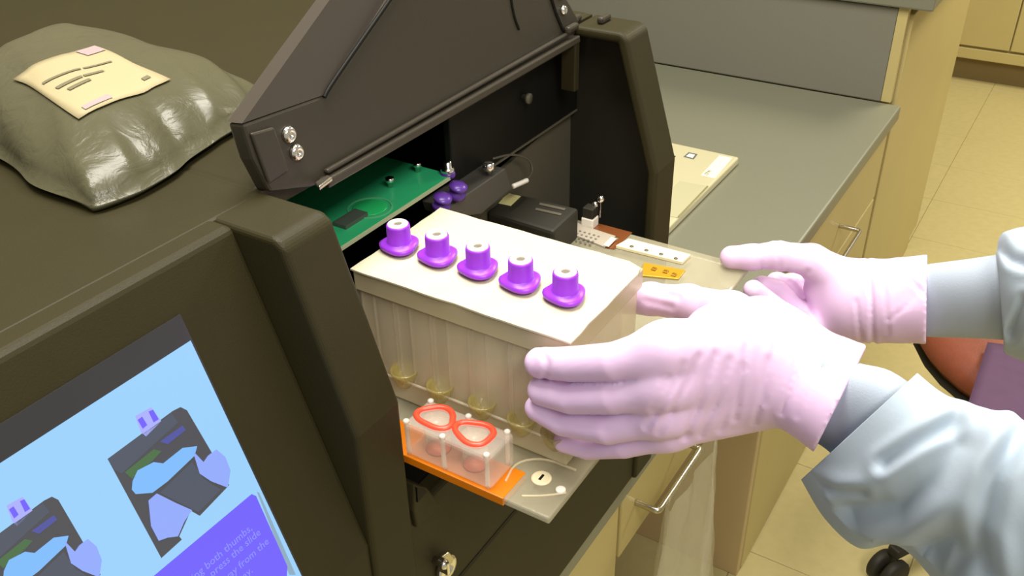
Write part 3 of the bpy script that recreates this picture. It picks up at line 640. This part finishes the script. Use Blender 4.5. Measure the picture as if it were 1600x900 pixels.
# --- near (left) hand: fingers on the near face, thumb on the far face
def left_hand(P):
    ix = chain(P, [(Px(843, 567, -.9345), .0090), (Px(892, 569, -.937), .0100), (Px(960, 565, -.939), .0106), (Px(1045, 543, -.932), .0128)])
    mi = chain(P, [(Px(848, 610, -.9345), .0092), (Px(893, 620, -.937), .0101), (Px(960, 617, -.939), .0108), (Px(1040, 598, -.934), .0130)])
    ri = chain(P, [(Px(840, 637, -.9325), .0080), (Px(880, 658, -.934), .0090), (Px(950, 667, -.936), .0103), (Px(1038, 645, -.930), .0124)])
    pk = chain(P, [(Px(881, 690, -.9255), .0068), (Px(918, 699, -.926), .0074), (Px(975, 694, -.927), .0084), (Px(1045, 672, -.920), .0112)])
    fing = smin(smin(smin(ix, mi, .0012), ri, .0012), pk, .0012)
    wr = [Px(1215, 528, -.885), Px(1212, 560, -.888), Px(1205, 595, -.886), Px(1196, 622, -.88)]
    palm = None
    for (a, r), w, rw in zip(((Px(1040, 543, -.930), .0135), (Px(1035, 596, -.932), .0140), (Px(1035, 640, -.928), .0132), (Px(1045, 668, -.918), .0118)), wr, (.0165, .018, .018, .0165)):
        e = seg_d(P, a, r, w, rw); palm = e if palm is None else smin(palm, e, .012)
    # inner palm bulk behind the knuckles
    palm = smin(palm, seg_d(P, Px(1075, 560, -.912), .018, Px(1195, 570, -.872), .02), .012)
    palm = smin(palm, seg_d(P, Px(1080, 630, -.908), .016, Px(1190, 605, -.868), .02), .012)
    th = chain(P, [(Px(975, 472, -.8120), .0085), (Px(1016, 467, -.8140), .0105), (Px(1075, 474, -.822), .0118), (Px(1140, 496, -.845), .0155), (Px(1215, 540, -.872), .0185)], .005)
    web = seg_d(P, Px(1115, 515, -.885), .014, Px(1190, 520, -.868), .019)
    d = smin(fing, palm, .009); d = smin(d, th, .010); d = smin(d, web, .016)
    cuff = chain(P, [(Px(1205, 575, -.881), .0285), (Px(1250, 588, -.882), .0288), (Px(1290, 610, -.884), .0305), (Px(1345, 640, -.886), .0335)])
    d = smin(d, cuff, .012)
    # glove folds across the back of the hand and the loose wrist
    near = np.abs(d) < .006; Q = to_px(P[near])
    d[near] += creases(Q, [(.0009, [(1173, 485), (1163, 570), (1148, 655)]), (.0008, [(1092, 556), (1068, 610), (1030, 676)]), (.0009, [(1118, 552), (1100, 610), (1070, 684)]),
        (.0007, [(1068, 568), (1040, 625), (1010, 668)]), (.0008, [(1140, 560), (1125, 615), (1095, 680)]), (.0006, [(1045, 590), (1018, 640)]),
        (.0009, [(1250, 535), (1242, 585), (1222, 645)]), (.0008, [(1200, 560), (1190, 620), (1180, 660)]), (.0006, [(1290, 560), (1268, 600), (1245, 650)]), (.0006, [(1012, 452), (1060, 464)]), (.0006, [(1010, 470), (1050, 480)]), (.0006, [(1215, 520), (1205, 570), (1195, 630)]), (.0007, [(1160, 570), (1148, 620), (1125, 672)]), (.0007, [(845, 548), (856, 566), (852, 590)])], 4.2)*1.2
    m3 = np.exp(-((P[:, 1]+.284)/.010)**2); d = d-.0007*m3*np.sin(170*P[:, 2]+130*P[:, 0])
    c1, c2 = Px(1351, 548, -.885), Px(1272, 705, -.885); ed = c2-c1; vd = (c1+c2)/2-CAM
    n = np.cross(ed, vd); n /= np.linalg.norm(n)
    if n[1] > 0: n = -n
    return np.maximum(d, (P-c1)@n)
sdf_mesh('glove', left_hand, (-.985, -.33, 1.06), (-.785, -.085, 1.275), .0014, M_GLV, pe)
# --- far (right) hand: thumb over the card corner, fingers curled beneath
def right_hand(P):
    th = chain(P, [(Px(1143, 402, -.637), .0098), (Px(1172, 402, -.632), .0105), (Px(1215, 399, -.622), .0116), (Px(1268, 408, -.606), .0142), (Px(1330, 448, -.598), .0205)], .004)
    ix = chain(P, [(Px(1177, 453, -.648), .0085), (Px(1192, 466, -.642), .0092), (Px(1222, 490, -.640), .0098), (Px(1268, 520, -.622), .0125)])
    mi = chain(P, [(Px(1190, 446, -.622), .0085), (Px(1212, 452, -.615), .0095), (Px(1238, 480, -.612), .0100), (Px(1285, 520, -.606), .0130)])
    ri = chain(P, [(Px(1212, 440, -.600), .0085), (Px(1232, 445, -.592), .0095), (Px(1256, 470, -.588), .0100), (Px(1300, 505, -.590), .0130)])
    pk = chain(P, [(Px(1235, 438, -.578), .0078), (Px(1252, 440, -.572), .0085), (Px(1275, 460, -.570), .0092), (Px(1310, 490, -.578), .0120)])
    fi = smin(smin(smin(ix, mi, .001), ri, .001), pk, .001)
    pa = seg_d(P, Px(1285, 500, -.605), .020, Px(1350, 478, -.598), .026)
    pa = smin(pa, seg_d(P, Px(1290, 450, -.600), .018, Px(1350, 460, -.598), .026), .01)
    pa = smin(pa, seg_d(P, Px(1305, 480, -.585), .016, Px(1350, 470, -.592), .024), .01)
    d = smin(fi, pa, .006); d = smin(d, th, .007)
    cu = chain(P, [(Px(1345, 470, -.598), .0325), (Px(1372, 471, -.598), .0340), (Px(1410, 469, -.6), .0350), (Px(1470, 468, -.6), .0365)])
    d = smin(d, cu, .012)
    near = np.abs(d) < .006; Q = to_px(P[near])
    d[near] += creases(Q, [(.0013, [(1356, 408), (1362, 470), (1364, 535)]), (.0008, [(1338, 470), (1345, 530)]), (.0009, [(1398, 415), (1425, 440), (1446, 462)]), (.0007, [(1390, 500), (1420, 475), (1446, 440)]),
        (.0010, [(1228, 425), (1252, 430), (1262, 424)]), (.0006, [(1186, 384), (1189, 418)]), (.0006, [(1214, 378), (1218, 416)]), (.0008, [(1235, 440), (1260, 470), (1272, 505)]), (.0006, [(1380, 425), (1388, 520)])], 3.4)*1.1
    d = d-.0008*np.exp(-((P[:, 1]+.272)/.012)**2)*np.sin(130*P[:, 2]+190*P[:, 0]+160*P[:, 1])
    c1, c2 = Px(1449, 408, -.6), Px(1447, 530, -.6); ed = c2-c1; vd = (c1+c2)/2-CAM
    n = np.cross(ed, vd); n /= np.linalg.norm(n)
    if n[1] > 0: n = -n
    return np.maximum(d, (P-c1)@n)
sdf_mesh('glove', right_hand, (-.70, -.33, .98), (-.52, -.09, 1.14), .0014, M_GLV, pe)

def sil_ring(t, b, X, dep, n=120, wob=0, ph=0, sq=1.0):
    A_, B_ = Px(*t, X), Px(*b, X); c = (A_+B_)/2; u = (A_-B_)/2; v = c-CAM; v = v/np.linalg.norm(v)*dep
    out = []
    for k in range(n):
        a = 2*math.pi*k/n; w = 1+wob*(math.sin(5*a+ph)+.6*math.sin(9*a+2.1*ph))
        out.append(c+u*math.cos(a)*w+v*math.sin(a)*w)
    return out
def smooth_rings(R, n):
    R = np.array(R); m = len(R); out = []
    for i in range((m-1)*n+1):
        s = i/n; k = min(int(s), m-2); t = s-k
        p0, p1, p2, p3 = R[max(k-1, 0)], R[k], R[k+1], R[min(k+2, m-1)]
        out.append(.5*(2*p1+(p2-p0)*t+(2*p0-5*p1+4*p2-p3)*t*t+(3*p1-p0-3*p2+p3)*t**3))
    return out
def arm_ring(c, d, r, n=48):
    u, v, _ = frame_of(d); return [np.array(c)+(u*math.cos(2*math.pi*k/n)+v*math.sin(2*math.pi*k/n))*r for k in range(n)]
# near arm
R = [sil_ring((1296, 545), (1232, 675), -.884, .025), sil_ring((1338, 566), (1276, 692), -.885, .025), sil_ring((1392, 580), (1310, 720), -.887, .028), sil_ring((1450, 620), (1350, 770), -.89, .030)]
loft('knit_cuff', smooth_rings(R, 5), M_KNT, pe)
def fold(R, amp, lines=(), w=9):
    R = np.array(R); a, b = R.shape[:2]; c = R.mean(1, keepdims=True); d = R-c; L = np.linalg.norm(d, axis=2, keepdims=True); d = d/L
    i = np.arange(a)[:, None]/a; k = 2*math.pi*np.arange(b)[None]/b
    wv_ = np.sin(3*k+7*i)*np.sin(9*i+1.2)*.8+.7*np.sin(2*k-14*i+1)+.5*np.sin(6*k+10*i+.4)+.35*np.sin(9*k-16*i)
    ramp = np.minimum(1, .35+1.8*i)
    R2 = R+d*(amp*wv_*ramp)[:, :, None]
    if lines:
        Q = to_px(R2.reshape(-1, 3)); vis = ((R-c).reshape(-1, 3)@FW < .004)
        R2 = R2-d*np.where(vis, creases(Q, lines, w), 0).reshape(a, b)[:, :, None]
    return R2
R = [sil_ring((1433, 583), (1252, 749), -.888, .037), sil_ring((1468, 612), (1290, 812), -.890, .044), sil_ring((1500, 632), (1342, 856), -.892, .048), sil_ring((1545, 642), (1402, 852), -.894, .050),
     sil_ring((1600, 652), (1456, 902), -.896, .052), sil_ring((1690, 690), (1530, 1000), -.90, .056), sil_ring((1850, 770), (1660, 1130), -.91, .06)]
loft('gown_sleeve', fold(smooth_rings(R, 18), .0005, [(.0048, [(1382, 724), (1430, 692), (1492, 658)], 10), (.0065, [(1322, 805), (1400, 790), (1450, 750), (1500, 690)], 22), (.006, [(1600, 668), (1556, 740), (1535, 830), (1545, 900)], 15), (.006, [(1455, 862), (1490, 845), (1505, 870)], 24), (.0028, [(1275, 755), (1310, 768), (1345, 772)], 9)], 14), M_SLV, pe, cap=(False, True), thick=.0012)
# far arm
R = [sil_ring((1410, 420), (1410, 516), -.6, .022), sil_ring((1449, 413), (1449, 526), -.6, .027), sil_ring((1510, 405), (1510, 528), -.601, .031), sil_ring((1580, 395), (1580, 532), -.602, .033), sil_ring((1640, 390), (1640, 540), -.603, .034)]
loft('knit_cuff', smooth_rings(R, 5), M_KNT, pe)
R = [sil_ring((1556, 392), (1572, 540), -.602, .037), sil_ring((1562, 372), (1570, 552), -.602, .044), sil_ring((1585, 357), (1594, 562), -.603, .049), sil_ring((1640, 350), (1645, 585), -.605, .053), sil_ring((1740, 345), (1740, 620), -.61, .057), sil_ring((1900, 345), (1890, 660), -.62, .06)]
loft('gown_sleeve', fold(smooth_rings(R, 12), .0008, [(.004, [(1562, 385), (1580, 405), (1600, 412)]), (.004, [(1580, 520), (1600, 470)])], 8), M_SLV, pe, cap=(False, True), thick=.0012)
